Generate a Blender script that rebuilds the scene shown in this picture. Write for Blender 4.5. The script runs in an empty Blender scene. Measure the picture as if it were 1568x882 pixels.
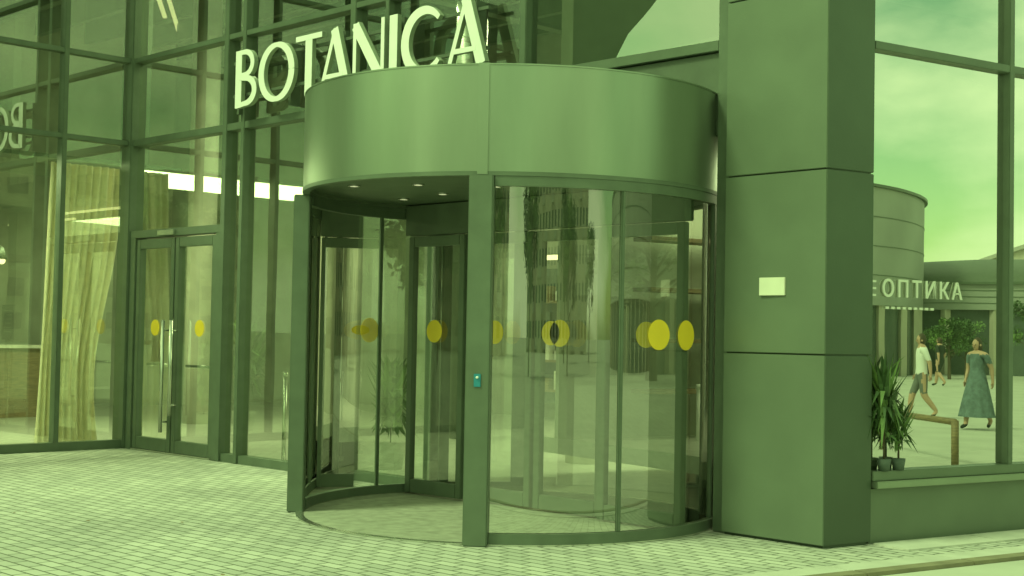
import bpy, bmesh, math, random
from mathutils import Vector, Matrix
random.seed(4)
sc = bpy.context.scene
sc.view_settings.view_transform = 'Standard'
sc.view_settings.look = 'None'
sc.view_settings.exposure = 0

# ------------------------------------------------------------------ materials
def nt(m):
    m.use_nodes = True
    return m.node_tree
def mat(name, col, rough=0.5, metal=0.0, noise=0.12, nscale=6.0, bump=0.0, bscale=40.0, spec=0.5, stretch=None):
    m = bpy.data.materials.new(name); t = nt(m); n = t.nodes; l = t.links
    b = n['Principled BSDF']
    tc = n.new('ShaderNodeTexCoord'); mp = n.new('ShaderNodeMapping')
    if stretch: mp.inputs['Scale'].default_value = stretch
    l.new(tc.outputs['Object'], mp.inputs['Vector'])
    tx = n.new('ShaderNodeTexNoise'); tx.inputs['Scale'].default_value = nscale; tx.inputs['Detail'].default_value = 3
    l.new(mp.outputs[0], tx.inputs['Vector'])
    r = n.new('ShaderNodeValToRGB')
    r.color_ramp.elements[0].position = 0.3; r.color_ramp.elements[1].position = 0.7
    r.color_ramp.elements[0].color = tuple(c*(1-noise) for c in col)+(1,)
    r.color_ramp.elements[1].color = tuple(min(1, c*(1+noise)) for c in col)+(1,)
    l.new(tx.outputs['Fac'], r.inputs['Fac']); l.new(r.outputs['Color'], b.inputs['Base Color'])
    b.inputs['Roughness'].default_value = rough; b.inputs['Metallic'].default_value = metal
    b.inputs['Specular IOR Level'].default_value = spec
    if bump > 0:
        t2 = n.new('ShaderNodeTexNoise'); t2.inputs['Scale'].default_value = bscale; t2.inputs['Detail'].default_value = 3
        l.new(mp.outputs[0], t2.inputs['Vector'])
        bp = n.new('ShaderNodeBump'); bp.inputs['Strength'].default_value = bump; bp.inputs['Distance'].default_value = 0.01
        l.new(t2.outputs['Fac'], bp.inputs['Height']); l.new(bp.outputs['Normal'], b.inputs['Normal'])
    return m
def emis(name, col, s):
    m = bpy.data.materials.new(name); t = nt(m); b = t.nodes['Principled BSDF']
    b.inputs['Base Color'].default_value = (*col, 1)
    b.inputs['Emission Color'].default_value = (*col, 1); b.inputs['Emission Strength'].default_value = s
    return m
def glass(name, refl, rcol=(1, 1, 1), tcol=(.8, .88, .8), wav=0.0, k=.6):
    m = bpy.data.materials.new(name); t = nt(m); n = t.nodes; l = t.links
    n.remove(n['Principled BSDF'])
    o = n['Material Output']
    tr = n.new('ShaderNodeBsdfTransparent'); tr.inputs['Color'].default_value = (*tcol, 1)
    gl = n.new('ShaderNodeBsdfGlossy'); gl.inputs['Color'].default_value = (*rcol, 1); gl.inputs['Roughness'].default_value = 0.0
    lw = n.new('ShaderNodeLayerWeight'); lw.inputs['Blend'].default_value = 0.25
    ma = n.new('ShaderNodeMath'); ma.operation = 'MULTIPLY_ADD'
    ma.inputs[1].default_value = k; ma.inputs[2].default_value = refl; ma.use_clamp = True
    l.new(lw.outputs['Fresnel'], ma.inputs[0])
    mx = n.new('ShaderNodeMixShader')
    l.new(ma.outputs[0], mx.inputs[0]); l.new(tr.outputs[0], mx.inputs[1]); l.new(gl.outputs[0], mx.inputs[2])
    if wav > 0:
        tc = n.new('ShaderNodeTexCoord')
        tx = n.new('ShaderNodeTexNoise'); tx.inputs['Scale'].default_value = 1.1; tx.inputs['Detail'].default_value = 1
        l.new(tc.outputs['Object'], tx.inputs['Vector'])
        bp = n.new('ShaderNodeBump'); bp.inputs['Strength'].default_value = wav; bp.inputs['Distance'].default_value = 0.02
        l.new(tx.outputs['Fac'], bp.inputs['Height']); l.new(bp.outputs['Normal'], gl.inputs['Normal'])
    l.new(mx.outputs[0], o.inputs['Surface'])
    return m

M = {}
M['frame'] = mat('frame_metal', (.115, .15, .105), .42, .15, .1)
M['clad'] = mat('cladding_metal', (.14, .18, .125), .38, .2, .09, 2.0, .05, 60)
M['cladshade'] = mat('cladding_metal_shaded', (.07, .10, .065), .38, .2, .09, 2.0, .05, 60)  # same cladding, darkened so the column's side reads as in shade
M['drum'] = mat('drum_brushed_metal', (.29, .345, .26), .3, .75, .05, 5, .04, 30, stretch=(1, 1, .2))
M['dark'] = mat('dark_soffit', (.10, .13, .09), .5)
M['joint'] = mat('joint_dark', (.02, .035, .018), .7)
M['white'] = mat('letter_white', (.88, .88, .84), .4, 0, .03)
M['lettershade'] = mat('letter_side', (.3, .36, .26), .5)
M['steel'] = mat('stainless_steel', (.6, .62, .55), .25, .9, .05)
M['yellow'] = mat('yellow_sticker', (.88, .62, .04), .5, 0, .04)
M['blue'] = mat('blue_sticker', (.02, .22, .3), .5)
M['curtain'] = mat('curtain_cloth', (.88, .80, .56), .9, 0, .08, 12)
M['intfloor'] = mat('interior_floor', (.46, .47, .4), .3, 0, .1)
M['intwall'] = mat('interior_wall', (.36, .38, .3), .8, 0, .25, 1.2)
M['intlight'] = mat('interior_pale', (.68, .68, .56), .7, 0, .2, 2.0)
M['wood'] = mat('wood', (.22, .16, .08), .6, 0, .3, 8, stretch=(1, 1, 8))
M['leaf'] = mat('leaf_green', (.05, .10, .03), .6, 0, .5, 1.5)
M['leaf2'] = mat('leaf_light', (.13, .22, .06), .6, 0, .4, 3)
M['bark'] = mat('bark', (.1, .08, .05), .9)
M['concrete'] = mat('concrete', (.50, .50, .44), .85, 0, .12, 3, .2, 50)
M['stone'] = mat('plaza_stone', (.46, .47, .40), .85, 0, .1, 1.2, .15, 60)
M['roundb'] = mat('metal_panels', (.36, .38, .34), .5, .1, .12, .4)
M['bwall'] = mat('plaster_wall', (.55, .52, .42), .9, 0, .12, .5)
M['bwall2'] = mat('brick_wall', (.42, .38, .3), .9, 0, .15, .5)
M['bwin'] = mat('window_dark', (.10, .13, .11), .15)
M['skin'] = mat('skin', (.5, .32, .22), .6, 0, .05)
M['shirt'] = mat('white_cloth', (.75, .75, .72), .9, 0, .05)
M['shorts'] = mat('grey_cloth', (.14, .15, .14), .9)
M['dress'] = mat('blue_cloth', (.12, .17, .18), .9, 0, .3, 14)
M['hair'] = mat('hair_dark', (.05, .035, .02), .7)
M['blackcloth'] = mat('black_cloth', (.03, .04, .03), .9)
M['poster'] = mat('poster_dark', (.07, .1, .08), .6)
M['logo'] = mat('logo_film', (.68, .70, .62), .6, 0, .03)
M['warm'] = emis('warm_lamp', (1.0, .95, .45), 2.0)
M['down'] = emis('downlight', (1.0, 1.0, .65), 1.0)
M['gB'] = glass('facade_glass', .33, (.92, 1, .88), (.92, .97, .88), .05)
M['gC'] = glass('shop_glass', .60, (1, 1, .95), (.7, .8, .65), .03)
M['gD'] = glass('door_glass', .18, (1, 1, .95), (.94, .98, .92), 0, .9)

def paver():
    m = bpy.data.materials.new('pavers'); t = nt(m); n = t.nodes; l = t.links; b = n['Principled BSDF']
    tc = n.new('ShaderNodeTexCoord')
    br = n.new('ShaderNodeTexBrick'); br.inputs['Scale'].default_value = 1
    br.inputs['Brick Width'].default_value = .2; br.inputs['Row Height'].default_value = .1
    br.inputs['Mortar Size'].default_value = .009; br.inputs['Mortar Smooth'].default_value = .3
    br.inputs['Color1'].default_value = (.55, .55, .49, 1); br.inputs['Color2'].default_value = (.41, .42, .37, 1)
    br.inputs['Mortar'].default_value = (.15, .16, .12, 1)
    l.new(tc.outputs['Object'], br.inputs['Vector'])
    no = n.new('ShaderNodeTexNoise'); no.inputs['Scale'].default_value = .7; no.inputs['Detail'].default_value = 8
    l.new(tc.outputs['Object'], no.inputs['Vector'])
    rp = n.new('ShaderNodeValToRGB'); rp.color_ramp.elements[0].position = .3; rp.color_ramp.elements[1].position = .7
    rp.color_ramp.elements[0].color = (.78, .78, .78, 1); rp.color_ramp.elements[1].color = (1.1, 1.1, 1.08, 1)
    l.new(no.outputs['Fac'], rp.inputs['Fac'])
    mx = n.new('ShaderNodeMix'); mx.data_type = 'RGBA'; mx.blend_type = 'MULTIPLY'; mx.inputs[0].default_value = 1
    l.new(br.outputs['Color'], mx.inputs[6]); l.new(rp.outputs['Color'], mx.inputs[7])
    l.new(mx.outputs[2], b.inputs['Base Color']); b.inputs['Roughness'].default_value = .8
    bp = n.new('ShaderNodeBump'); bp.inputs['Strength'].default_value = .6; bp.inputs['Distance'].default_value = .006; bp.invert = True
    l.new(br.outputs['Fac'], bp.inputs['Height']); l.new(bp.outputs['Normal'], b.inputs['Normal'])
    return m
M['paver'] = paver()

# ------------------------------------------------------------------ helpers
def empty(name, loc=(0, 0, 0), rz=0.0):
    e = bpy.data.objects.new(name, None); sc.collection.objects.link(e)
    e.location = loc; e.rotation_euler = (0, 0, rz); e.empty_display_size = .2
    return e
def link(name, bm, mats, parent=None, smooth=False):
    me = bpy.data.meshes.new(name); bm.to_mesh(me); bm.free()
    o = bpy.data.objects.new(name, me); sc.collection.objects.link(o)
    for m in (mats if isinstance(mats, (list, tuple)) else [mats]): me.materials.append(m)
    if smooth:
        for p in me.polygons: p.use_smooth = True
    if parent: o.parent = parent
    return o
def addbox(bm, x0, x1, y0, y1, z0, z1, mi=0):
    vs = [bm.verts.new(p) for p in ((x0,y0,z0),(x1,y0,z0),(x1,y1,z0),(x0,y1,z0),(x0,y0,z1),(x1,y0,z1),(x1,y1,z1),(x0,y1,z1))]
    for f in ((0,3,2,1),(4,5,6,7),(0,1,5,4),(1,2,6,5),(2,3,7,6),(3,0,4,7)):
        bm.faces.new([vs[i] for i in f]).material_index = mi
def box(name, x0, x1, y0, y1, z0, z1, m, parent=None, bev=0.0):
    bm = bmesh.new(); addbox(bm, min(x0,x1), max(x0,x1), min(y0,y1), max(y0,y1), z0, z1)
    if bev > 0: bmesh.ops.bevel(bm, geom=bm.edges[:], offset=bev, segments=2, affect='EDGES')
    return link(name, bm, m, parent)
def quad(name, pts, m, parent=None):
    bm = bmesh.new(); bm.faces.new([bm.verts.new(p) for p in pts]); return link(name, bm, m, parent)
def cyl(name, p0, p1, r0, r1, m, parent=None, seg=16):
    p0 = Vector(p0); p1 = Vector(p1); d = p1-p0; bm = bmesh.new()
    bmesh.ops.create_cone(bm, cap_ends=True, segments=seg, radius1=r0, radius2=r1, depth=d.length,
        matrix=Matrix.Translation((p0+p1)/2) @ d.to_track_quat('Z', 'Y').to_matrix().to_4x4())
    return link(name, bm, m, parent, True)
def arcwall(name, cx, cy, r, a0, a1, z0, z1, m, parent=None, th=0.0, seg=48):
    bm = bmesh.new(); a0 = math.radians(a0); a1 = math.radians(a1)
    rows = []
    for i in range(seg+1):
        a = a0+(a1-a0)*i/seg; c, s = math.cos(a), math.sin(a)
        if th > 0:
            rows.append([bm.verts.new((cx+rr*c, cy+rr*s, z)) for rr, z in ((r+th/2,z0),(r+th/2,z1),(r-th/2,z1),(r-th/2,z0))])
        else:
            rows.append([bm.verts.new((cx+r*c, cy+r*s, z)) for z in (z0, z1)])
    for i in range(seg):
        A, B = rows[i], rows[i+1]
        if th > 0:
            for j in range(4): bm.faces.new((A[j], B[j], B[(j+1) % 4], A[(j+1) % 4]))
        else: bm.faces.new((A[0], B[0], B[1], A[1]))
    if th > 0 and abs(a1-a0) < 6.28:
        bm.faces.new(rows[0]); bm.faces.new(rows[-1][::-1])
    o = link(name, bm, m, parent)
    for p in o.data.polygons:
        p.use_smooth = abs(p.normal.z) < .5
    if th > 0:
        md = o.modifiers.new('es', 'EDGE_SPLIT'); md.split_angle = math.radians(40)
    return o
def disc(name, cx, cy, r, z, m, parent=None, seg=64, up=True):
    bm = bmesh.new()
    vs = [bm.verts.new((cx+r*math.cos(2*math.pi*i/seg), cy+r*math.sin(2*math.pi*i/seg), z)) for i in range(seg)]
    bm.faces.new(vs if up else vs[::-1]); return link(name, bm, m, parent)
def dot(name, c, nrm, r, parent):
    nrm = Vector(nrm).normalized(); bm = bmesh.new()
    bmesh.ops.create_cone(bm, cap_ends=True, segments=28, radius1=r, radius2=r, depth=.003,
        matrix=Matrix.Translation(Vector(c)) @ nrm.to_track_quat('Z', 'Y').to_matrix().to_4x4())
    return link(name, bm, M['yellow'], parent)
def area(name, loc, sx, sy, e, parent=None):
    ld = bpy.data.lights.new(name, 'AREA'); ld.shape = 'RECTANGLE'; ld.size = sx; ld.size_y = sy; ld.energy = e; ld.color = (.82, 1.0, .48)
    o = bpy.data.objects.new(name, ld); sc.collection.objects.link(o); o.location = loc
    if parent: o.parent = parent
    return o

# ------------------------------------------------------------------ ground
quad('ground', [(-600,-600,-.012),(600,-600,-.012),(600,600,-.012),(-600,600,-.012)], M['stone'])
Q = Vector((9.99, .27)); dC = Vector((.22, .975)); nC = Vector((.975, -.22))
e0 = Q + nC*.78 + dC*9; e1 = Q + nC*.78 - dC*30
quad('brick_pavement', [(-30,-30,0.0),(e1.x,-30,0.0),(e1.x,e1.y,0),(e0.x,e0.y,0),(5,9.0,0),(-30,9.0,0)], M['paver'])
rC = math.atan2(dC.y, dC.x)
kerb = empty('kerb_strip', (Q.x, Q.y, 0), rC)
M['brownkerb'] = mat('kerb_brown', (.22, .20, .13), .9, 0, .2, 5, .2, 60)
for i in range(-29, 9):
    box('kerb_stone', i+.004, i+.996, -.90, -.78, -.012, .014, M['brownkerb'], kerb, .003)
    box('kerb_border', i+.004, i+.996, -.775, -.56, -.01, .008, M['concrete'], kerb, .002)
for i in range(0, 9):
    box('wall_border_slab', i+.004, i+.996, -.34, -.012, -.01, .012, M['concrete'], kerb, .003)
# slot drain in front of the left facade and a few dropped leaves
lv = bmesh.new()
for i in range(70):
    x, y = random.uniform(1, 12), random.uniform(-7, -2.6); a = random.uniform(0, 6.28); s = random.uniform(.008, .022)
    u = Vector((math.cos(a), math.sin(a), 0))*s; v_ = Vector((-math.sin(a), math.cos(a), .3))*s*.5; c = Vector((x, y, .012))
    lv.faces.new([lv.verts.new(c+q) for q in (u, v_, -u, -v_)])
link('fallen_leaves', lv, M['wood'])

# ------------------------------------------------------------------ building
B = empty('shopping_centre_building')
H = 7.2
def mullV(x, w=.07, z0=0, z1=H, d=.1, y=0): box('mullion', x-w/2, x+w/2, y-d, y+.05, z0, z1, M['frame'], B, .006)
box('corner_post', -.14, .12, -.12, .14, 0, H, M['frame'], B, .01)
for x, w, z0 in ((2.12,.09,0),(2.47,.07,0),(4.37,.09,0),(4.9,.06,3.75),(6.75,.08,3.4),(8.93,.14,0)):
    mullV(x, w, z0)
mullV(5.60,.1,0,3.3)
for z, t in ((3.69,.08),(4.70,.06),(5.9,.06)):
    box('transom', .123, 8.857, -.093, .045, z-t/2, z+t/2, M['frame'], B, .004)
box('base_rail', 2.17, 2.43, -.08, .04, 0, .09, M['frame'], B)
box('base_rail', 2.51, 4.32, -.08, .04, 0, .09, M['frame'], B)
box('base_rail', 4.42, 5.55, -.08, .04, 0, .09, M['frame'], B)
def gB(x0, x1, z0, z1): quad('facade_glass', [(x0,-.02,z0),(x1,-.02,z0),(x1,-.02,z1),(x0,-.02,z1)], M['gB'], B)
for x0, x1 in ((.12,2.075),(2.165,2.435),(2.505,4.325),(4.415,5.55)):
    gB(x0, x1, 2.62 if x0 < .2 else .09, 3.65)
for z0, z1 in ((3.73,4.67),(4.73,5.87),(5.93,7.1)):
    for x0, x1 in ((.12,2.075),(2.165,2.435),(2.505,4.865),(4.935,6.71),(6.79,8.86)):
        gB(x0, x1, z0, z1)
box('lintel_panel', 5.65, 8.86, -.05, .05, 3.0, 3.64, M['dark'], B)
ys = [-.12, -.95, -2.1, -3.3, -4.5, -5.7, -6.9]
for y in ys[1:]:
    box('mullion', -.05, .08, y-.03, y+.03, 0, H, M['frame'], B, .006)
for z in (3.69, 4.70, 5.9):
    box('transom', -.045, .072, -6.9, -.123, z-.03, z+.03, M['frame'], B, .004)
box('base_rail', -.045, .082, -6.86, -.123, 0, .1, M['frame'], B)
for i in range(6):
    y1, y0 = ys[i]-(.0 if i == 0 else .03), ys[i+1]+.03
    for z0, z1 in ((.1,3.66),(3.72,4.67),(4.73,5.87),(5.93,7.1)):
        quad('facade_glass', [(.01,y0,z0),(.01,y1,z0),(.01,y1,z1),(.01,y0,z1)], M['gB'], B)
bm = bmesh.new()
prof = [(-6.95,0),(-7.7,0),(-7.7,3.0),(-7.9,4.2),(-8.4,5.4),(-9.2,6.6),(-10.2,7.6),(-6.95,7.6)]
A_ = [bm.verts.new((.12,y,z)) for y,z in prof]; B_ = [bm.verts.new((-2.4,y,z)) for y,z in prof]
bm.faces.new(A_); bm.faces.new(B_[::-1])
for i in range(len(prof)): bm.faces.new((A_[i], B_[i], B_[(i+1)%len(prof)], A_[(i+1)%len(prof)]))
bmesh.ops.recalc_face_normals(bm, faces=bm.faces[:])
link('wing_pier', bm, M['clad'], B)
box('interior_floor', -8, 9.8, .05, 9, -.008, .006, M['intfloor'], B)
box('interior_floor', -8, -.05, -7, .05, -.008, .006, M['intfloor'], B)
box('back_wall', -8, 8.9, 9, 9.2, 0, 7.3, M['intwall'], B)
box('end_wall', -8.2, -8, -7, 9.2, 0, 7.3, M['intwall'], B)
box('side_wall', 9.0, 9.1, .5, 9, 0, 7.1, M['intwall'], B)
box('wing_end_wall', -8, -.05, -7.0, -6.95, 0, 7.2, M['intwall'], B)
box('roof', -8.4, 11.6, -.3, 9.6, 7.2, 7.7, M['dark'], B)
box('roof', -8.4, .3, -7.5, -.302, 7.2, 7.7, M['dark'], B)
box('lobby_soffit', 2.6, 8.8, .8, 9, 3.25, 3.6, M['dark'], B)
for i, (x, y) in enumerate(((1.2,4.5),(4.6,3.2),(7.2,5.0),(-3.2,3.0),(-3.6,-3.0))):
    cyl('inner_column', (x,y,0), (x,y,7.2), .22, .22, M['intlight'] if i % 2 else M['frame'], B, 24)
for i, (x0, x1) in enumerate(((-1.5,.6),(1.0,3.2),(3.6,5.4),(5.8,8.3))):
    box('shop_unit_front', x0, x1, 8.6, 8.98, .3, 2.6, M['intlight'] if i % 2 else M['poster'], B)
    box('shop_fascia_light', x0+.1, x1-.1, 8.5, 8.58, 2.75, 2.83, M['warm'], B)
    for k in range(4):
        box('shelf', x0+.1, x1-.1, 8.3, 8.58, .5+k*.5, .54+k*.5, M['wood'], B)
        for q in range(6):
            xx = x0+.2+q*(x1-x0-.4)/6; box('goods', xx, xx+.16, 8.35, 8.5, .542+k*.5, .542+k*.5+random.uniform(.12,.34), random.choice((M['intlight'],M['poster'],M['wood'],M['concrete'])), B)
for k, (x0, x1, y, z) in enumerate(((2.7,5.2,1.6,3.2),(2.9,5.6,2.6,3.2),(5.8,8.2,2.2,3.2))):
    box('ceiling_strip_lamp', x0, x1, y, y+.05, z, z+.03, M['warm'], B)
for k in range(4):
    o = box('ceiling_strip_lamp', -2.5, 2.5, -.03, .03, 6.2, 6.23, M['warm'], B); o.location = (-4.0+k*2.6, -3+k*2.0, 0); o.rotation_euler = (0,0,math.radians(35))
for k in range(9):
    box('ceiling_beam', -8, 8.8, .6+k*.95, .72+k*.95, 6.6, 7.0, M['frame'], B)
area('lobby_fill_light', (6.0, 4.6, 3.2), 4.5, 4.5, 340, B)  # fill light added to brighten the lobby seen through the doors
area('hall_fill_light', (.8, 4.0, 6.1), .12, 6, 330, B)  # added fill strip that lifts the dark hall, not a known fixture
area('cafe_fill_light', (-1.7, -2.0, 3.5), 1.8, 6, 380, B)  # added fill light, set near the curtain to brighten it
box('fill_light_raft', .7, .9, .9, 7.1, 6.11, 6.16, M['frame'], B)  # made-up boards backing the added hall and cafe fill lights
box('fill_light_raft', -2.7, -.7, -5.1, 1.1, 3.51, 3.56, M['frame'], B)

K = empty('clad_column'); K.parent = B
def prism(name, pts, z0, z1, m, parent, bev=.006):
    bm = bmesh.new()
    lo = [bm.verts.new((p[0],p[1],z0)) for p in pts]; hi = [bm.verts.new((p[0],p[1],z1)) for p in pts]
    bm.faces.new(lo[::-1]); bm.faces.new(hi); n = len(pts)
    for i in range(n): bm.faces.new((lo[i], lo[(i+1)%n], hi[(i+1)%n], hi[i]))
    bmesh.ops.recalc_face_normals(bm, faces=bm.faces[:])
    if bev: bmesh.ops.bevel(bm, geom=bm.edges[:], offset=bev, segments=2, affect='EDGES')
    bm.normal_update()
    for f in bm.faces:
        if f.normal.x > .8: f.material_index = 1  # side faces take the darker copy, shade put into the colour
    return link(name, bm, [m, M['cladshade']], parent)
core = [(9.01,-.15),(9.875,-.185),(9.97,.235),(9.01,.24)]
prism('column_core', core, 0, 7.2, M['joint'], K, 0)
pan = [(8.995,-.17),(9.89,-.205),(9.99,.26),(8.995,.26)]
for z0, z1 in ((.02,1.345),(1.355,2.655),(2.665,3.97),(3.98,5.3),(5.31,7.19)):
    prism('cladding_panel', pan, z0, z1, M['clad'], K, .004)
box('wall_plate', 9.33, 9.55, -.205, -.19, 1.77, 1.90, M['intlight'], K, .002)

# ------------------------------------------------------------------ shop facade (plane C)
S = empty('shop_window_facade', (Q.x, Q.y, 0), rC)
L = 9
box('low_wall', .0, L, .03, .3, 0, .39, M['clad'], S)
box('sill', .0, L, -.05, .3, .40, .45, M['drum'], S, .006)
box('sill_step', .0, L, -.01, .3, .452, .52, M['clad'], S, .004)
for x in (1.52, 3.1, 4.7, 6.3, 7.9):
    box('mullion', x-.03, x+.03, 0, .12, .52, 7.2, M['frame'], S, .005)
for z in (3.60, 5.6):
    box('transom', .0, L, .003, .117, z-.03, z+.03, M['frame'], S, .004)
xs = [.0,1.52,3.1,4.7,6.3,7.9,9]
for i in range(6):
    for z0, z1 in ((.52,3.57),(3.63,5.57),(5.63,7.1)):
        x0, x1 = xs[i]+.025, xs[i+1]-.025
        quad('shop_glass', [(x0,.06,z0),(x1,.06,z0),(x1,.06,z1),(x0,.06,z1)], M['gC'], S)
box('shop_floor', .1, L, .3, 5, .3, .45, M['intfloor'], S)
box('shop_back_wall', .1, L, 4, 4.2, .45, 7, M['intwall'], S)
box('shop_ceiling', .1, L, .2, 4, 3.9, 4.0, M['dark'], S)
for k in range(4):
    box('shop_shelf', .8, 4.2, 3.6, 3.9, .9+k*.5, .94+k*.5, M['wood'], S)
tcu = bpy.data.curves.new('optics_shop_lettering', 'FONT'); tcu.body = 'ОПТИКА'; tcu.size = .175; tcu.extrude = .004
tcu.space_character = 1.3; tcu.offset = .002
to = bpy.data.objects.new('optics_shop_lettering', tcu); sc.collection.objects.link(to); to.parent = S
to.location = (.13, .045, 1.78); to.rotation_euler = (math.pi/2, 0, 0); tcu.materials.append(M['logo'])
for k in range(9): box('lettering_line', .17+k*.06, .205+k*.06, .042, .047, 1.69, 1.708, M['logo'], S)
for k in range(3): box('logo_mark', .02, .07, .042, .047, 1.78+k*.05, 1.795+k*.05, M['logo'], S)

# ------------------------------------------------------------------ double door
D = empty('glass_double_door')
box('door_head', .12, 2.075, -.09, .05, 2.53, 2.62, M['frame'], D, .004)
box('closer_box', .8, 1.15, -.13, -.092, 2.54, 2.60, M['steel'], D, .004)
box('jamb_l', .122, .24, -.088, .05, 0, 2.53, M['frame'], D, .004)
box('jamb_r', 1.98, 2.073, -.088, .05, 0, 2.53, M['frame'], D, .004)
for x0, x1 in ((.25,1.10),(1.12,1.97)):
    box('stile', x0, x0+.08, -.07, .02, .02, 2.51, M['frame'], D, .004)
    box('stile', x1-.08, x1, -.07, .02, .02, 2.51, M['frame'], D, .004)
    box('rail_bottom', x0+.081, x1-.081, -.068, .018, .02, .16, M['frame'], D, .004)
    box('rail_top', x0+.081, x1-.081, -.068, .018, 2.40, 2.51, M['frame'], D, .004)
    quad('pane', [(x0+.08,-.03,.16),(x1-.08,-.03,.16),(x1-.08,-.03,2.4),(x0+.08,-.03,2.4)], M['gB'], D)
    cyl('push_bar', (x0+.09,.06,1.02), (x1-.09,.06,1.02), .018, .018, M['steel'], D)
for x, z0, z1 in ((1.02,.25,1.55),(1.20,.45,1.55)):
    cyl('pull_handle', (x,-.15,z0), (x,-.15,z1), .022, .022, M['steel'], D)
    for z in (z0+.12, z1-.12):
        cyl('handle_bracket', (x,-.15,z), (x,-.07,z), .012, .012, M['steel'], D, 10)
dot('dot', (.66,-.04,1.46), (0,-1,0), .095, D); dot('dot', (1.62,-.04,1.46), (0,-1,0), .095, D)
box('threshold', .25, 1.97, -.09, .04, .0, .018, M['steel'], D)

# ------------------------------------------------------------------ revolving door
R = empty('revolving_door'); cx, cy, rr = 7.24, -.67, 1.66
zb, zt = 2.58, 3.32
def pol(a, r): a = math.radians(a); return (cx+r*math.cos(a), cy+r*math.sin(a))
aC, aL = -52.2, -133.5
arcwall('drum_fascia', cx, cy, rr, aC+.3, aC+178, zb, zt, M['drum'], R, .06, 72)
arcwall('drum_fascia', cx, cy, rr, aC+182, aC+359.7, zb, zt, M['drum'], R, .06, 72)
arcwall('fascia_seam', cx, cy, rr-.006, aC-2, aC+2, zb+.002, zt-.002, M['joint'], R, .05, 4)
arcwall('fascia_lip', cx, cy, rr+.004, 0, 360, zb-.03, zb-.001, M['frame'], R, .06, 96)
arcwall('fascia_cap', cx, cy, rr+.003, 0, 360, zt+.001, zt+.012, M['drum'], R, .064, 96)
disc('drum_roof', cx, cy, rr, zt+.01, M['dark'], R)
disc('drum_ceiling', cx, cy, rr-.02, zb+.03, M['dark'], R, up=False)
for a, r in ((-150,.6),(-100,.9),(-60,.5),(-170,1.15),(-120,1.3),(-20,.9),(20,1.2),(60,.9),(120,.9)):
    p = pol(a, r)
    cyl('ceiling_downlight', (p[0],p[1],zb+.024), (p[0],p[1],zb+.03), .03, .03, M['down'], R, 20)
    arcwall('downlight_ring', p[0], p[1], .045, 0, 360, zb+.018, zb+.029, M['steel'], R, .012, 20)
disc('floor_mat', cx, cy, rr-.03, .006, mat('floor_mat', (.34,.35,.28), .8, 0, .2, 10, .3, 120), R)
arcwall('floor_ring', cx, cy, rr, 0, 360, 0.001, .012, M['steel'], R, .06, 96)
def rpost(name, a, w, d, z0=0, z1=zb-.03, r=rr, m='frame'):
    p = pol(a, r); o = box(name, -d/2, d/2, -w/2, w/2, z0, z1, M[m], R, .008)
    o.location = (p[0], p[1], 0); o.rotation_euler = (0, 0, math.radians(a)); return o
rpost('front_post', aC, .17, .13, r=rr+.02); rpost('front_post_side', aL, .15, .13, r=rr+.04)
rpost('post_cover', aC, .09, .02, zb-.03, zt+.016, rr+.028, 'drum')
for a0, a1, seams in ((aC+3, 52, (-17, 24)), (-228, aL-3, (-180, -204))):
    arcwall('curved_glass', cx, cy, rr, a0, a1, .09, zb-.1, M['gD'], R, 0, 48)
    arcwall('bottom_rail', cx, cy, rr, a0, a1, .013, .085, M['frame'], R, .06, 48)
    arcwall('top_rail', cx, cy, rr, a0, a1, zb-.10, zb-.031, M['frame'], R, .055, 48)
    for s in seams:
        rpost('glass_joint', s, .03 if s in (-17,-180) else .09, .04, .08, zb-.09)
rpost('inner_post', 52, .12, .12); rpost('inner_post', -228, .12, .12)
py = -.38
def pframe(x0, x1, gl=True, zt_=2.32, dy=0):
    y = py+dy
    for a, b_ in ((x0, x0+.07), (x1-.07, x1)):
        box('leaf_stile', a, b_, y-.03, y+.03, .02, zt_, M['frame'], R, .005)
    box('leaf_rail', x0+.071, x1-.071, y-.027, y+.027, .02, .14, M['frame'], R, .004)
    box('leaf_rail', x0+.071, x1-.071, y-.027, y+.027, zt_-.09, zt_, M['frame'], R, .004)
    quad('leaf_pane', [(x0+.065,y,.14),(x1-.065,y,.14),(x1-.065,y,zt_-.09),(x0+.065,y,zt_-.09)], M['gD'], R)
pframe(5.66, 6.40); pframe(6.42, 7.16, dy=.07); pframe(7.20, 7.95, dy=.07); pframe(7.97, 8.80)
box('leaf_header', 5.64, 8.82, py-.06, py+.06, 2.33, zb+.02, M['dark'], R, .005)
for (x, r) in ((6.03,.1),(6.8,.1),(7.55,.11),(7.45,.1),(8.45,.1)):
    dot('dot', (x, py-.035, 1.47), (0,-1,0), r, R)
for a in (-5, -176, 6):
    p = pol(a, rr+.004); dot('dot', (p[0],p[1],1.47), (math.cos(math.radians(a)), math.sin(math.radians(a)), 0), .11, R)
p = pol(aC, rr+.09)
o = box('push_button_plate', -.004, .004, -.024, .024, 1.09, 1.18, M['blue'], R, .002)
o.location = (p[0], p[1], 0); o.rotation_euler = (0,0,math.radians(aC))
cyl('push_button', (p[0],p[1],1.155), (p[0]+.01,p[1]-.012,1.155), .009, .009, M['white'], R)

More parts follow.
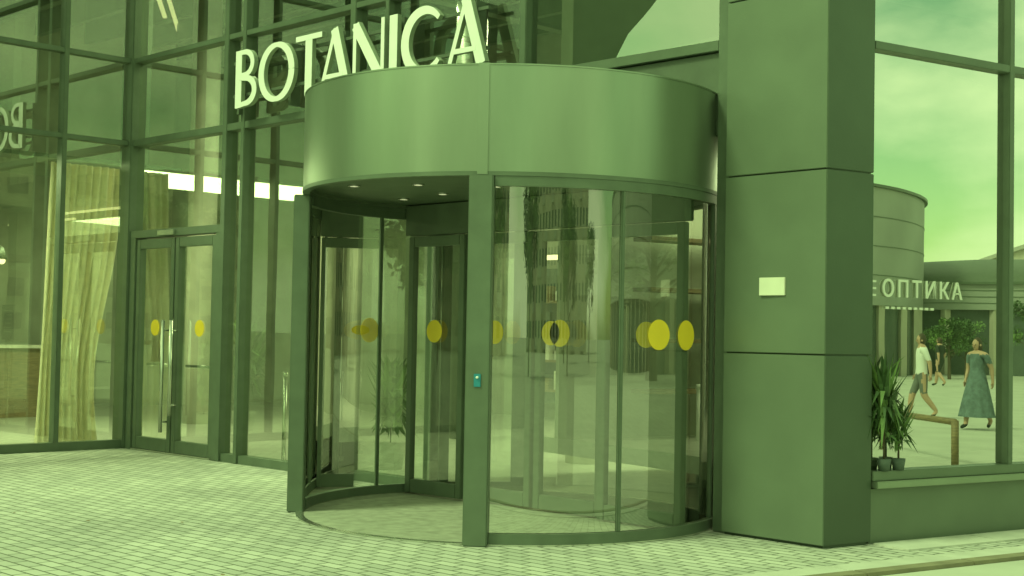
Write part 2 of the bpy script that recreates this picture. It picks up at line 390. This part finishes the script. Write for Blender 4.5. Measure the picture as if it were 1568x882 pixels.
# ------------------------------------------------------------------ BOTANICA letters
def arcpts(cx_, cz_, rx, rz, a0, a1, n=22):
    return [(cx_+rx*math.cos(math.radians(a0+(a1-a0)*i/n)), cz_+rz*math.sin(math.radians(a0+(a1-a0)*i/n))) for i in range(n+1)]
def ribbon(bm, pts, w0, w1=None, off=0.0, th=.05):
    n = len(pts); Lf, Rt = [], []
    for i, p in enumerate(pts):
        a = Vector(pts[max(0, i-1)]); b_ = Vector(pts[min(n-1, i+1)]); d = (b_-a).normalized(); nn = Vector((-d.y, d.x))
        w = w0(i/(n-1)) if callable(w0) else w0
        P = Vector(p); Lf.append(P+nn*w/2); Rt.append(P-nn*w/2)
    f = -th-off; b = 0+off
    V = [[bm.verts.new((q.x, y, q.y)) for q, y in ((Lf[i],f),(Rt[i],f),(Rt[i],b),(Lf[i],b))] for i in range(n)]
    for i in range(n-1):
        for j in range(4):
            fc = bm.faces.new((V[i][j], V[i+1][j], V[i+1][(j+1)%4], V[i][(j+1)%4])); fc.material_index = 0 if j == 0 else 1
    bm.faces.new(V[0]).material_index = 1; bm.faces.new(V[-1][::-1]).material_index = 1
SG = empty('botanica_sign_letters')
hh = .62; T, N_ = .115, .05
def letter(ch, x0, w):
    bm = bmesh.new(); h = hh; s = []
    if ch == 'B':
        s = [([(x0+T/2,0),(x0+T/2,h)], T), ([(x0+T*.6,h-N_/2)]+arcpts(x0+w*.45,h*.76,w*.38,h*.24-N_/2,90,-90)+[(x0+T*.6,h*.52+N_/2)], lambda t: N_+.02*math.sin(t*math.pi)),
             ([(x0+T*.6,h*.52)]+arcpts(x0+w*.5,h*.26+N_/4,w*.45,h*.26-N_/2,90,-90)+[(x0+T*.6,N_/2)], lambda t: N_+.035*math.sin(t*math.pi))]
    elif ch == 'O':
        s = [(arcpts(x0+w/2,h/2,w/2-.03,h/2-N_/2,0,360,44), lambda t: N_+.05*abs(math.cos(t*2*math.pi)))]
    elif ch == 'T':
        s = [([(x0+w/2,0),(x0+w/2,h-N_)], T), ([(x0,h-N_/2),(x0+w,h-N_/2)], N_+.005)]
    elif ch == 'A':
        s = [([(x0+.02,0),(x0+w*.5,h)], N_), ([(x0+w-.04,0),(x0+w*.5-.01,h)], T), ([(x0+w*.18,h*.24),(x0+w*.78,h*.24)], N_*.9)]
    elif ch == 'N':
        s = [([(x0+N_/2,0),(x0+N_/2,h)], N_), ([(x0+N_*.6,h-.02),(x0+w-N_*.7,.02)], T), ([(x0+w-N_/2,0),(x0+w-N_/2,h)], N_)]
    elif ch == 'I':
        s = [([(x0+w/2,0),(x0+w/2,h)], T)]
    elif ch == 'C':
        s = [(arcpts(x0+w/2,h/2,w/2-.03,h/2-N_/2,42,318,36), lambda t: N_+.06*math.sin(t*math.pi))]
    for i, (p, wd) in enumerate(s): ribbon(bm, p, wd, None, .0015*i)
    bmesh.ops.recalc_face_normals(bm, faces=bm.faces[:])
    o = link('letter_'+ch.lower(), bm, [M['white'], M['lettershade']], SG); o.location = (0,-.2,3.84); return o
for ch, x0, w in (('B',2.54,.38),('O',2.99,.60),('T',3.63,.44),('A',4.04,.48),('N',4.57,.48),('I',5.12,.12),('C',5.32,.60),('A',5.94,.49)):
    letter(ch, x0, w)
box('mount_rail', 2.4, 6.4, -.18, -.15, 3.98, 4.01, M['dark'], SG)
box('mount_rail', 2.4, 6.4, -.18, -.15, 4.34, 4.37, M['dark'], SG)
for x in (2.45, 3.4, 4.3, 5.2, 6.2):
    box('mount_arm', x-.02, x+.02, -.149, -.03, 3.80, 4.45, M['dark'], SG)

# ------------------------------------------------------------------ curtain, lamps, plants, stanchions
bm = bmesh.new(); rows = []
for j in range(13):
    z = .04+3.4*j/12; row = []
    spread = 1.0-.22*math.exp(-((j-3)/4)**2)
    for i in range(121):
        t = i/120; y = -.82+(t*.95)*spread-.12*(1-j/12)
        row.append(bm.verts.new((-.5+.035*math.sin(t*60+.4*math.sin(j*.5))+.02*math.sin(t*23+j*.3), y, z)))
    rows.append(row)
for j in range(12):
    for i in range(120): bm.faces.new((rows[j][i], rows[j][i+1], rows[j+1][i+1], rows[j+1][i]))
link('curtain', bm, M['curtain'], None, True)
PL = empty('pendant_lamp')
cyl('cord', (-2.0,-1.1,2.6), (-2.0,-1.1,3.5), .008, .008, M['dark'], PL)
for a in range(5):
    x, y = -2.0+.35*math.cos(a*1.26), -1.1+.35*math.sin(a*1.26)
    cyl('arm', (-2.0,-1.1,2.6), (x,y,2.45), .012, .012, M['steel'], PL, 8)
    cyl('shade', (x,y,2.45), (x,y,2.3), .02, .07, M['dark'], PL, 14)
    bm = bmesh.new(); bmesh.ops.create_uvsphere(bm, u_segments=12, v_segments=8, radius=.045, matrix=Matrix.Translation((x,y,2.28)))
    link('bulb', bm, M['warm'], PL, True)

def leafy(name, loc, r, h, n, size, mats, parent=None):
    bm = bmesh.new()
    for i in range(n):
        a = random.uniform(0, 6.28); t = random.random()**.6
        base = Vector((0,0,h*random.uniform(.05,.6))); tip = Vector((math.cos(a)*r*t, math.sin(a)*r*t, h*random.uniform(.1,1.0)))
        mid = (base+tip)/2+Vector((0,0,h*.1)); d = (tip-mid).normalized(); s = d.cross(Vector((0,0,1))).normalized()*size*.35
        v = [bm.verts.new(q) for q in (base*.4+mid*.6, mid+s, tip, mid-s)]
        f = bm.faces.new(v); f.material_index = random.randint(0, 1)
    o = link(name, bm, mats, parent); o.location = loc
    return o
def potplant(name, loc, parent, r, h, ps=1.0, n=170, sz=.13, pm_='concrete'):
    e = empty(name, loc)
    if parent: e.parent = parent
    cyl('pot', (0,0,0), (0,0,.28*ps), .13*ps, .17*ps, M[pm_], e, 20)
    leafy('foliage', (0,0,.22*ps), r, h, n, sz, [M['leaf'], M['leaf2']], e)
    cyl('stem', (0,0,.2*ps), (0,0,.25*ps+h*.5), .008, .005, M['bark'], e, 8)
potplant('potted_plant', (.12,-.0,.521), S, .2, .82, .3, 150, .05, 'poster')
potplant('potted_plant', (.27,.0,.521), S, .16, .48, .3, 110, .045, 'poster')
potplant('potted_plant', (-1.2,-1.9,0.006), None, .5, 1.2)
potplant('potted_plant', (-1.6,-2.8,0.006), None, .5, 1.4)
potplant('potted_plant', (3.9,.9,0.006), None, .3, 1.0)
def stanchion(loc, m):
    e = empty('barrier_post', loc)
    cyl('base', (0,0,0.006), (0,0,.03), .16, .15, m, e, 28); cyl('pole', (0,0,.03), (0,0,.95), .025, .025, m, e)
    cyl('cap', (0,0,.95), (0,0,1.0), .035, .03, m, e)
stanchion((2.75,.35,0), M['steel']); stanchion((6.9,2.3,0), M['white']); stanchion((8.2,2.6,0), M['steel'])
PO = empty('poster_stand'); box('panel', 3.4, 3.75, .10, .12, 1.25, 1.75, M['poster'], PO); box('leg', 3.56, 3.6, .13, .15, 0, 1.5, M['steel'], PO)
for k in range(6): box('text_line', 3.44, 3.46+random.uniform(.1,.22), .094, .098, 1.66-k*.06, 1.675-k*.06, M['lettershade'], PO)
TB = empty('cafe_table')
for dx, dy in ((0,0),(0,-1.7)):
    cyl('top', (-2.6+dx,-1.6+dy,.73), (-2.6+dx,-1.6+dy,.76), .4, .4, M['wood'], TB, 28)
    cyl('leg', (-2.6+dx,-1.6+dy,.02), (-2.6+dx,-1.6+dy,.73), .03, .03, M['dark'], TB); cyl('foot', (-2.6+dx,-1.6+dy,.006), (-2.6+dx,-1.6+dy,.02), .25, .25, M['dark'], TB, 24)
BC = empty('bar_counter'); box('counter', -6.5, -5.7, -5, 2, 0.006, 1.1, M['wood'], BC); box('top', -6.6, -5.6, -5.1, 2.1, 1.101, 1.15, M['intlight'], BC)
for k in range(4): box('shelf', -7.95, -7.6, -4.5, 1.5, 1.4+k*.4, 1.43+k*.4, M['warm'] if k == 1 else M['wood'], BC)
CH = empty('wooden_rail')
cyl('rail', (15.2,5.1,.50), (17.4,5.6,.50), .04, .04, M['wood'], CH, 10); cyl('leg', (15.2,5.1,-.012), (15.2,5.1,.52), .045, .045, M['wood'], CH, 10)
cyl('leg', (17.4,5.6,-.012), (17.4,5.6,.52), .045, .045, M['wood'], CH, 10)

# ------------------------------------------------------------------ people (seen reflected in the shop window)
def person(name, loc, heading, scale, joints, bones, radii, matfn, mats, hairlong=False, extra=None):
    e = empty(name, loc, heading); e.scale = (scale,)*3
    me = bpy.data.meshes.new(name+'_b'); names = list(joints.keys())
    me.from_pydata([joints[k] for k in names], [(names.index(a), names.index(b)) for a, b in bones], [])
    o = bpy.data.objects.new('body', me); sc.collection.objects.link(o)
    md = o.modifiers.new('s', 'SKIN')
    for i, k in enumerate(names):
        r = radii[k]; me.skin_vertices[0].data[i].radius = r if isinstance(r, tuple) else (r, r)
    me.skin_vertices[0].data[names.index('pelvis')].use_root = True
    ss = o.modifiers.new('u', 'SUBSURF'); ss.levels = 2; ss.render_levels = 2
    dg = bpy.context.evaluated_depsgraph_get()
    nm = bpy.data.meshes.new_from_object(o.evaluated_get(dg))
    bpy.data.objects.remove(o)
    ob = bpy.data.objects.new('body', nm); sc.collection.objects.link(ob); ob.parent = e
    nm.materials.clear()
    for m in mats: nm.materials.append(m)
    for p in nm.polygons:
        p.use_smooth = True; p.material_index = matfn(p.center)
    bm = bmesh.new(); hc = Vector(joints['head'])
    bmesh.ops.create_uvsphere(bm, u_segments=20, v_segments=14, radius=1)
    for v in bm.verts:
        x, y, z = v.co; k = 1-.18*max(0, -z)
        v.co = hc+Vector((x*.075*k, y*.095*k, z*.118))
    bmesh.ops.create_cone(bm, cap_ends=True, segments=8, radius1=.018, radius2=.004, depth=.04, matrix=Matrix.Translation(hc+Vector((0,.1,-.015))) @ Matrix.Rotation(-math.pi/2.4, 4, 'X'))
    for sx in (-1, 1): bmesh.ops.create_uvsphere(bm, u_segments=8, v_segments=6, radius=.022, matrix=Matrix.Translation(hc+Vector((sx*.075,0,-.01))))
    link('head', bm, M['skin'], e, True)
    bm = bmesh.new()
    for sx in (-1, 1): bmesh.ops.create_uvsphere(bm, u_segments=8, v_segments=6, radius=.011, matrix=Matrix.Translation(hc+Vector((sx*.03,.086,.0))))
    addbox(bm, hc.x-.024, hc.x+.024, hc.y+.083, hc.y+.09, hc.z-.06, hc.z-.053)
    link('eyes_and_mouth', bm, M['hair'], e)
    bm = bmesh.new(); bmesh.ops.create_uvsphere(bm, u_segments=20, v_segments=14, radius=1)
    for v in bm.verts:
        x, y, z = v.co
        v.co = hc+Vector((x*.084, y*.098-.018, z*.122+.014))
        if hairlong and z < 0 and y < .3: v.co.z -= .12*(-z); v.co.y -= .02
    dl = [v for v in bm.verts if (v.co.y-hc.y > .045 and v.co.z-hc.z < .06)]
    bmesh.ops.delete(bm, geom=dl, context='VERTS'); link('hair', bm, M['hair'], e, True)
    for sd in ('L', 'R'):
        h = Vector(joints['hand'+sd]); w = Vector(joints['wrist'+sd]); d = (h-w).normalized()
        s = Vector((0,1,0)) if abs(d.y) < .7 else Vector((0,0,1))
        for k in range(4):
            b0 = h+s*(.027-.018*k)-d*.01; ln = (.07,.078,.072,.055)[k]
            cyl('finger', b0, b0+d*ln*.6, .009, .008, M['skin'], e, 8)
            cyl('finger_tip', b0+d*ln*.6, b0+d*ln+Vector((-.01 if sd == 'R' else .01,0,0)), .008, .006, M['skin'], e, 8)
        cyl('thumb', w+d*.03+s*.02, w+d*.07+s*.055, .011, .009, M['skin'], e, 8)
    if extra: extra(e)
    return e
J = {'pelvis':(0,0,.93),'spine':(0,.01,1.10),'chest':(0,.01,1.30),'neck0':(0,0,1.43),'neck':(0,.005,1.50),'head':(0,.02,1.60),
 'shL':(-.17,0,1.41),'elL':(-.22,-.06,1.14),'wristL':(-.21,.05,.93),'handL':(-.20,.09,.86),
 'shR':(.17,0,1.41),'elR':(.23,-.10,1.16),'wristR':(.24,-.12,.92),'handR':(.24,-.11,.84),
 'hipL':(-.095,.0,.87),'knL':(-.10,.16,.50),'anL':(-.10,.22,.09),'toeL':(-.10,.38,.04),
 'hipR':(.095,0,.87),'knR':(.10,-.02,.49),'anR':(.10,-.28,.16),'toeR':(.10,-.17,.04)}
bones = [('pelvis','spine'),('spine','chest'),('chest','neck0'),('neck0','neck'),('neck','head'),('neck0','shL'),('shL','elL'),('elL','wristL'),('wristL','handL'),
 ('neck0','shR'),('shR','elR'),('elR','wristR'),('wristR','handR'),('pelvis','hipL'),('hipL','knL'),('knL','anL'),('anL','toeL'),('pelvis','hipR'),('hipR','knR'),('knR','anR'),('anR','toeR')]
rad = {'pelvis':(.155,.12),'spine':(.15,.115),'chest':(.175,.13),'neck0':(.11,.075),'neck':.056,'head':.05,'shL':.078,'elL':.05,'wristL':.03,'handL':(.02,.038),
 'shR':.078,'elR':.05,'wristR':.03,'handR':(.02,.038),'hipL':.11,'knL':.075,'anL':.045,'toeL':.035,'hipR':.11,'knR':.075,'anR':.045,'toeR':.035}
def man_fn(c):
    if c.z > 1.46: return 0
    if abs(c.x) > .17 and c.z < 1.2: return 0
    if c.z > .93: return 1
    if c.z > .52: return 2
    if c.z > .1: return 0
    return 3
pm = [M['skin'], M['shirt'], M['shorts'], M['blackcloth']]
person('walking_man', (23.5,10.7,-.01), math.radians(200), .94, J, bones, rad, man_fn, pm)
def wom_fn(c):
    if c.z > 1.42: return 0
    if abs(c.x) > .17 and c.z < 1.25: return 0
    if c.z > .6: return 1
    if c.z > .1: return 0
    return 3
def skirt(e):
    bm = bmesh.new(); rows = []
    for j in range(9):
        t = j/8; z = 1.12-.88*t; r = []
        for i in range(48):
            a = i/48*2*math.pi; rad_ = .135+.19*t+.018*t*math.sin(a*9)
            r.append(bm.verts.new((math.cos(a)*rad_, math.sin(a)*rad_*.95+.04*t, z)))
        rows.append(r)
    for j in range(8):
        for i in range(48): bm.faces.new((rows[j][i], rows[j][(i+1)%48], rows[j+1][(i+1)%48], rows[j+1][i]))
    link('dress_skirt', bm, M['dress'], e, True)
person('walking_woman', (20.8,9.85,-.01), math.radians(160), .9, J, bones, {k: (tuple(q*.9 for q in v) if isinstance(v, tuple) else v*.9) for k, v in rad.items()}, wom_fn,
       [M['skin'], M['dress'], M['dress'], M['blackcloth']], True, skirt)
person('walking_man', (40.1,23.6,-.01), math.radians(250), .95, J, bones, rad, man_fn, [M['skin'], M['blackcloth'], M['blackcloth'], M['blackcloth']])

# ------------------------------------------------------------------ surroundings
def roundbuilding(loc, r, h, roof='roundb', dome=.1):
    e = empty('round_pavilion', (loc[0], loc[1], 0))
    arcwall('drum_wall', 0, 0, r, 0, 360, 3.0, h, M['roundb'], e, .4, 96)
    arcwall('glazed_base', 0, 0, r-.3, 0, 360, -.01, 3.0, M['bwin'], e, .3, 96)
    bm = bmesh.new()
    for k in range(40):
        a = k*math.pi/20; x, y = (r-.05)*math.cos(a), (r-.05)*math.sin(a); addbox(bm, x-.15, x+.15, y-.15, y+.15, -.01, 3.0)
    link('base_piers', bm, M['bwall'], e)
    for k in range(1, 4): arcwall('panel_band', 0, 0, r+.01, 0, 360, 3+(h-3)*k/4, 3+(h-3)*k/4+.04, M['frame'], e, .42, 96)
    arcwall('eaves', 0, 0, r+.05, 0, 360, h, h+.12, M['frame'], e, .6, 96)
    bm = bmesh.new(); rows = []
    for j in range(10):
        t = j/9*math.pi/2; rows.append([bm.verts.new(((r-.2)*math.cos(t)*math.cos(a*2*math.pi/72), (r-.2)*math.cos(t)*math.sin(a*2*math.pi/72), h+.1+h*dome*math.sin(t))) for a in range(72)])
    for j in range(9):
        for a in range(72): bm.faces.new((rows[j][a], rows[j][(a+1)%72], rows[j+1][(a+1)%72], rows[j+1][a]))
    link('dome_roof', bm, M[roof], e, True)
roundbuilding((64.5,22.6), 14.5, 8.0)
roundbuilding((64,47), 14, 4.2, 'dark', .4)
roundbuilding((-28,-34), 9, 9)
def block(loc, rz, w, d, floors, m, name='apartment_building'):
    e = empty(name, (loc[0], loc[1], 0), rz); h = floors*3.0+1
    bm = bmesh.new(); addbox(bm, -w/2, w/2, -d/2, d/2, -.01, h, 0); addbox(bm, -w/2-.3, w/2+.3, -d/2-.3, d/2+.3, h+.01, h+.4, 2)
    for f in range(floors):
        z = 1.2+f*3.0; n = int(w/3)
        for i in range(n):
            x = -w/2+(i+.5)*w/n
            for s in (-1, 1):
                y = s*d/2
                addbox(bm, x-.75, x+.75, min(y,y+s*.04), max(y,y+s*.04), z, z+1.5, 1)
                if (i+f) % 3 == 0: addbox(bm, x-1.0, x+1.0, min(y+s*.05,y+s*1.0), max(y+s*.05,y+s*1.0), z-.9, z+.1, 2)
        n = int(d/3)
        for i in range(n):
            yy = -d/2+(i+.5)*d/n
            for s in (-1, 1):
                x = s*w/2; addbox(bm, min(x,x+s*.04), max(x,x+s*.04), yy-.7, yy+.7, z, z+1.5, 1)
    link('walls_and_windows', bm, [m, M['bwin'], M['concrete']], e)
block((100,85), math.radians(30), 50, 12, 3, M['bwall'])
block((150,60), math.radians(100), 60, 14, 4, M['bwall2'])
block((110,-40), math.radians(80), 60, 14, 5, M['bwall'])
block((40,-75), math.radians(5), 60, 12, 4, M['bwall2'])
block((-30,-80), math.radians(-10), 50, 12, 4, M['bwall'])
block((-85,-45), math.radians(70), 50, 12, 5, M['bwall2'])
block((50,100), math.radians(-10), 40, 12, 3, M['bwall2'])
def treemesh(seed, h):
    rnd = random.Random(seed); bm = bmesh.new()
    def limb(p0, p1, r0, r1, seg=8):
        p0 = Vector(p0); p1 = Vector(p1); d = p1-p0
        bmesh.ops.create_cone(bm, cap_ends=True, segments=seg, radius1=r0, radius2=r1, depth=d.length, matrix=Matrix.Translation((p0+p1)/2) @ d.to_track_quat('Z','Y').to_matrix().to_4x4())
    limb((0,0,0), (.1,.05,h*.45), h*.028, h*.018); limb((.1,.05,h*.44), (-.1,.1,h*.8), h*.018, h*.006)
    cl = []
    for i in range(16):
        a = rnd.uniform(0,6.28); z0 = h*rnd.uniform(.3,.65); L_ = h*rnd.uniform(.16,.34); z1 = z0+h*rnd.uniform(.08,.28)
        p = Vector((math.cos(a)*L_, math.sin(a)*L_, z1)); limb((0.05,.05,z0), p, h*.009, h*.003, 6); cl.append((p, h*rnd.uniform(.08,.14)))
    for i in range(10): cl.append((Vector((rnd.gauss(0,h*.08), rnd.gauss(0,h*.08), h*rnd.uniform(.6,.95))), h*rnd.uniform(.07,.13)))
    for f in bm.faces: f.material_index = 0
    for c, r in cl:
        mi = rnd.choice((1,1,2))
        for k in range(120):
            v = Vector((rnd.gauss(0,1), rnd.gauss(0,1), rnd.gauss(0,.75))).normalized()*r*rnd.random()**.4*1.1; q = c+v
            s = h*rnd.uniform(.014,.026); u = Vector((rnd.gauss(0,1), rnd.gauss(0,1), rnd.gauss(0,1))).normalized(); w = u.orthogonal().normalized()
            f = bm.faces.new([bm.verts.new(q+t) for t in (u*s, w*s*.6, -u*s, -w*s*.6)]); f.material_index = mi
    me = bpy.data.meshes.new('tree'); bm.to_mesh(me); bm.free()
    for m in (M['bark'], M['leaf'], M['leaf2']): me.materials.append(m)
    return me
tm = [treemesh(s, 8) for s in (1, 2, 3)]
for i, (x, y, s) in enumerate(((-20,-15,1),(-24,-22,1.2),(-14,-28,.9),(2,-38,1),(12,-45,1.2),(24,-42,1),(34,-36,1.1),(40,-24,1),(48,-12,.9),(98,62,.8),(106,60,1),(92,66,.9),(115,58,.9),(124,50,1.0),(86,72,.8),(-34,-14,1.3),(30,-55,1.4),(-5,-50,1.3),(70,-20,1.2),(75,-5,1),(36,60,.8),(48,30,.33),(49.5,32,.3),(47,33.5,.36),(46,36,.3))):
    o = bpy.data.objects.new('tree', tm[i % 3]); sc.collection.objects.link(o); o.location = (x, y, -.01); o.scale = (s, s, s*random.uniform(.9,1.15)); o.rotation_euler = (0,0,i*1.7)

# ------------------------------------------------------------------ world and sun
w = bpy.data.worlds.new('World'); sc.world = w; w.use_nodes = True; t = w.node_tree; n = t.nodes; l = t.links
bg = n['Background']
sk = n.new('ShaderNodeTexSky'); sk.sky_type = 'NISHITA'; sk.sun_disc = False
SE, SR = 50, 197
sk.sun_elevation = math.radians(SE); sk.sun_rotation = math.radians(SR)
tc = n.new('ShaderNodeTexCoord'); mp = n.new('ShaderNodeMapping'); mp.inputs['Scale'].default_value = (1,1,2.2); mp.inputs['Location'].default_value = (3.1,1.7,.4)
l.new(tc.outputs['Generated'], mp.inputs['Vector'])
no = n.new('ShaderNodeTexNoise'); no.inputs['Scale'].default_value = 3.4; no.inputs['Detail'].default_value = 6; no.inputs['Roughness'].default_value = .5
l.new(mp.outputs[0], no.inputs['Vector'])
rp = n.new('ShaderNodeValToRGB'); rp.color_ramp.elements[0].position = .40; rp.color_ramp.elements[1].position = .60
l.new(no.outputs['Fac'], rp.inputs['Fac'])
tint = n.new('ShaderNodeMix'); tint.data_type = 'RGBA'; tint.blend_type = 'MULTIPLY'; tint.inputs[0].default_value = 1
tint.inputs[7].default_value = (.95, 1.4, .40, 1); l.new(sk.outputs[0], tint.inputs[6])
mx = n.new('ShaderNodeMix'); mx.data_type = 'RGBA'; mx.inputs[7].default_value = (7.9, 10.8, 4.8, 1)
l.new(rp.outputs['Color'], mx.inputs[0]); l.new(tint.outputs[2], mx.inputs[6]); l.new(mx.outputs[2], bg.inputs['Color'])
bg.inputs['Strength'].default_value = .15
sl = bpy.data.lights.new('sun', 'SUN'); sl.energy = 2.5; sl.angle = math.radians(12); sl.color = (.73, 1.0, .47)
so = bpy.data.objects.new('sun', sl); sc.collection.objects.link(so)
az = math.radians(SR); dv = Vector((math.sin(az)*math.cos(math.radians(SE)), math.cos(az)*math.cos(math.radians(SE)), math.sin(math.radians(SE))))
so.rotation_euler = dv.to_track_quat('Z', 'Y').to_euler()

# ------------------------------------------------------------------ camera
cd = bpy.data.cameras.new('camera'); cam = bpy.data.objects.new('camera', cd); sc.collection.objects.link(cam); sc.camera = cam
cd.sensor_width = 36; cd.lens = 2100/1568*36; cd.clip_end = 2000; cd.clip_start = .05
cam.matrix_world = Matrix.Translation((15.12,-8.54,1.45)) @ Matrix.Rotation(math.radians(45), 4, 'Z') @ Matrix.Rotation(math.radians(91.96), 4, 'X') @ Matrix.Rotation(math.radians(1.05), 4, 'Z')
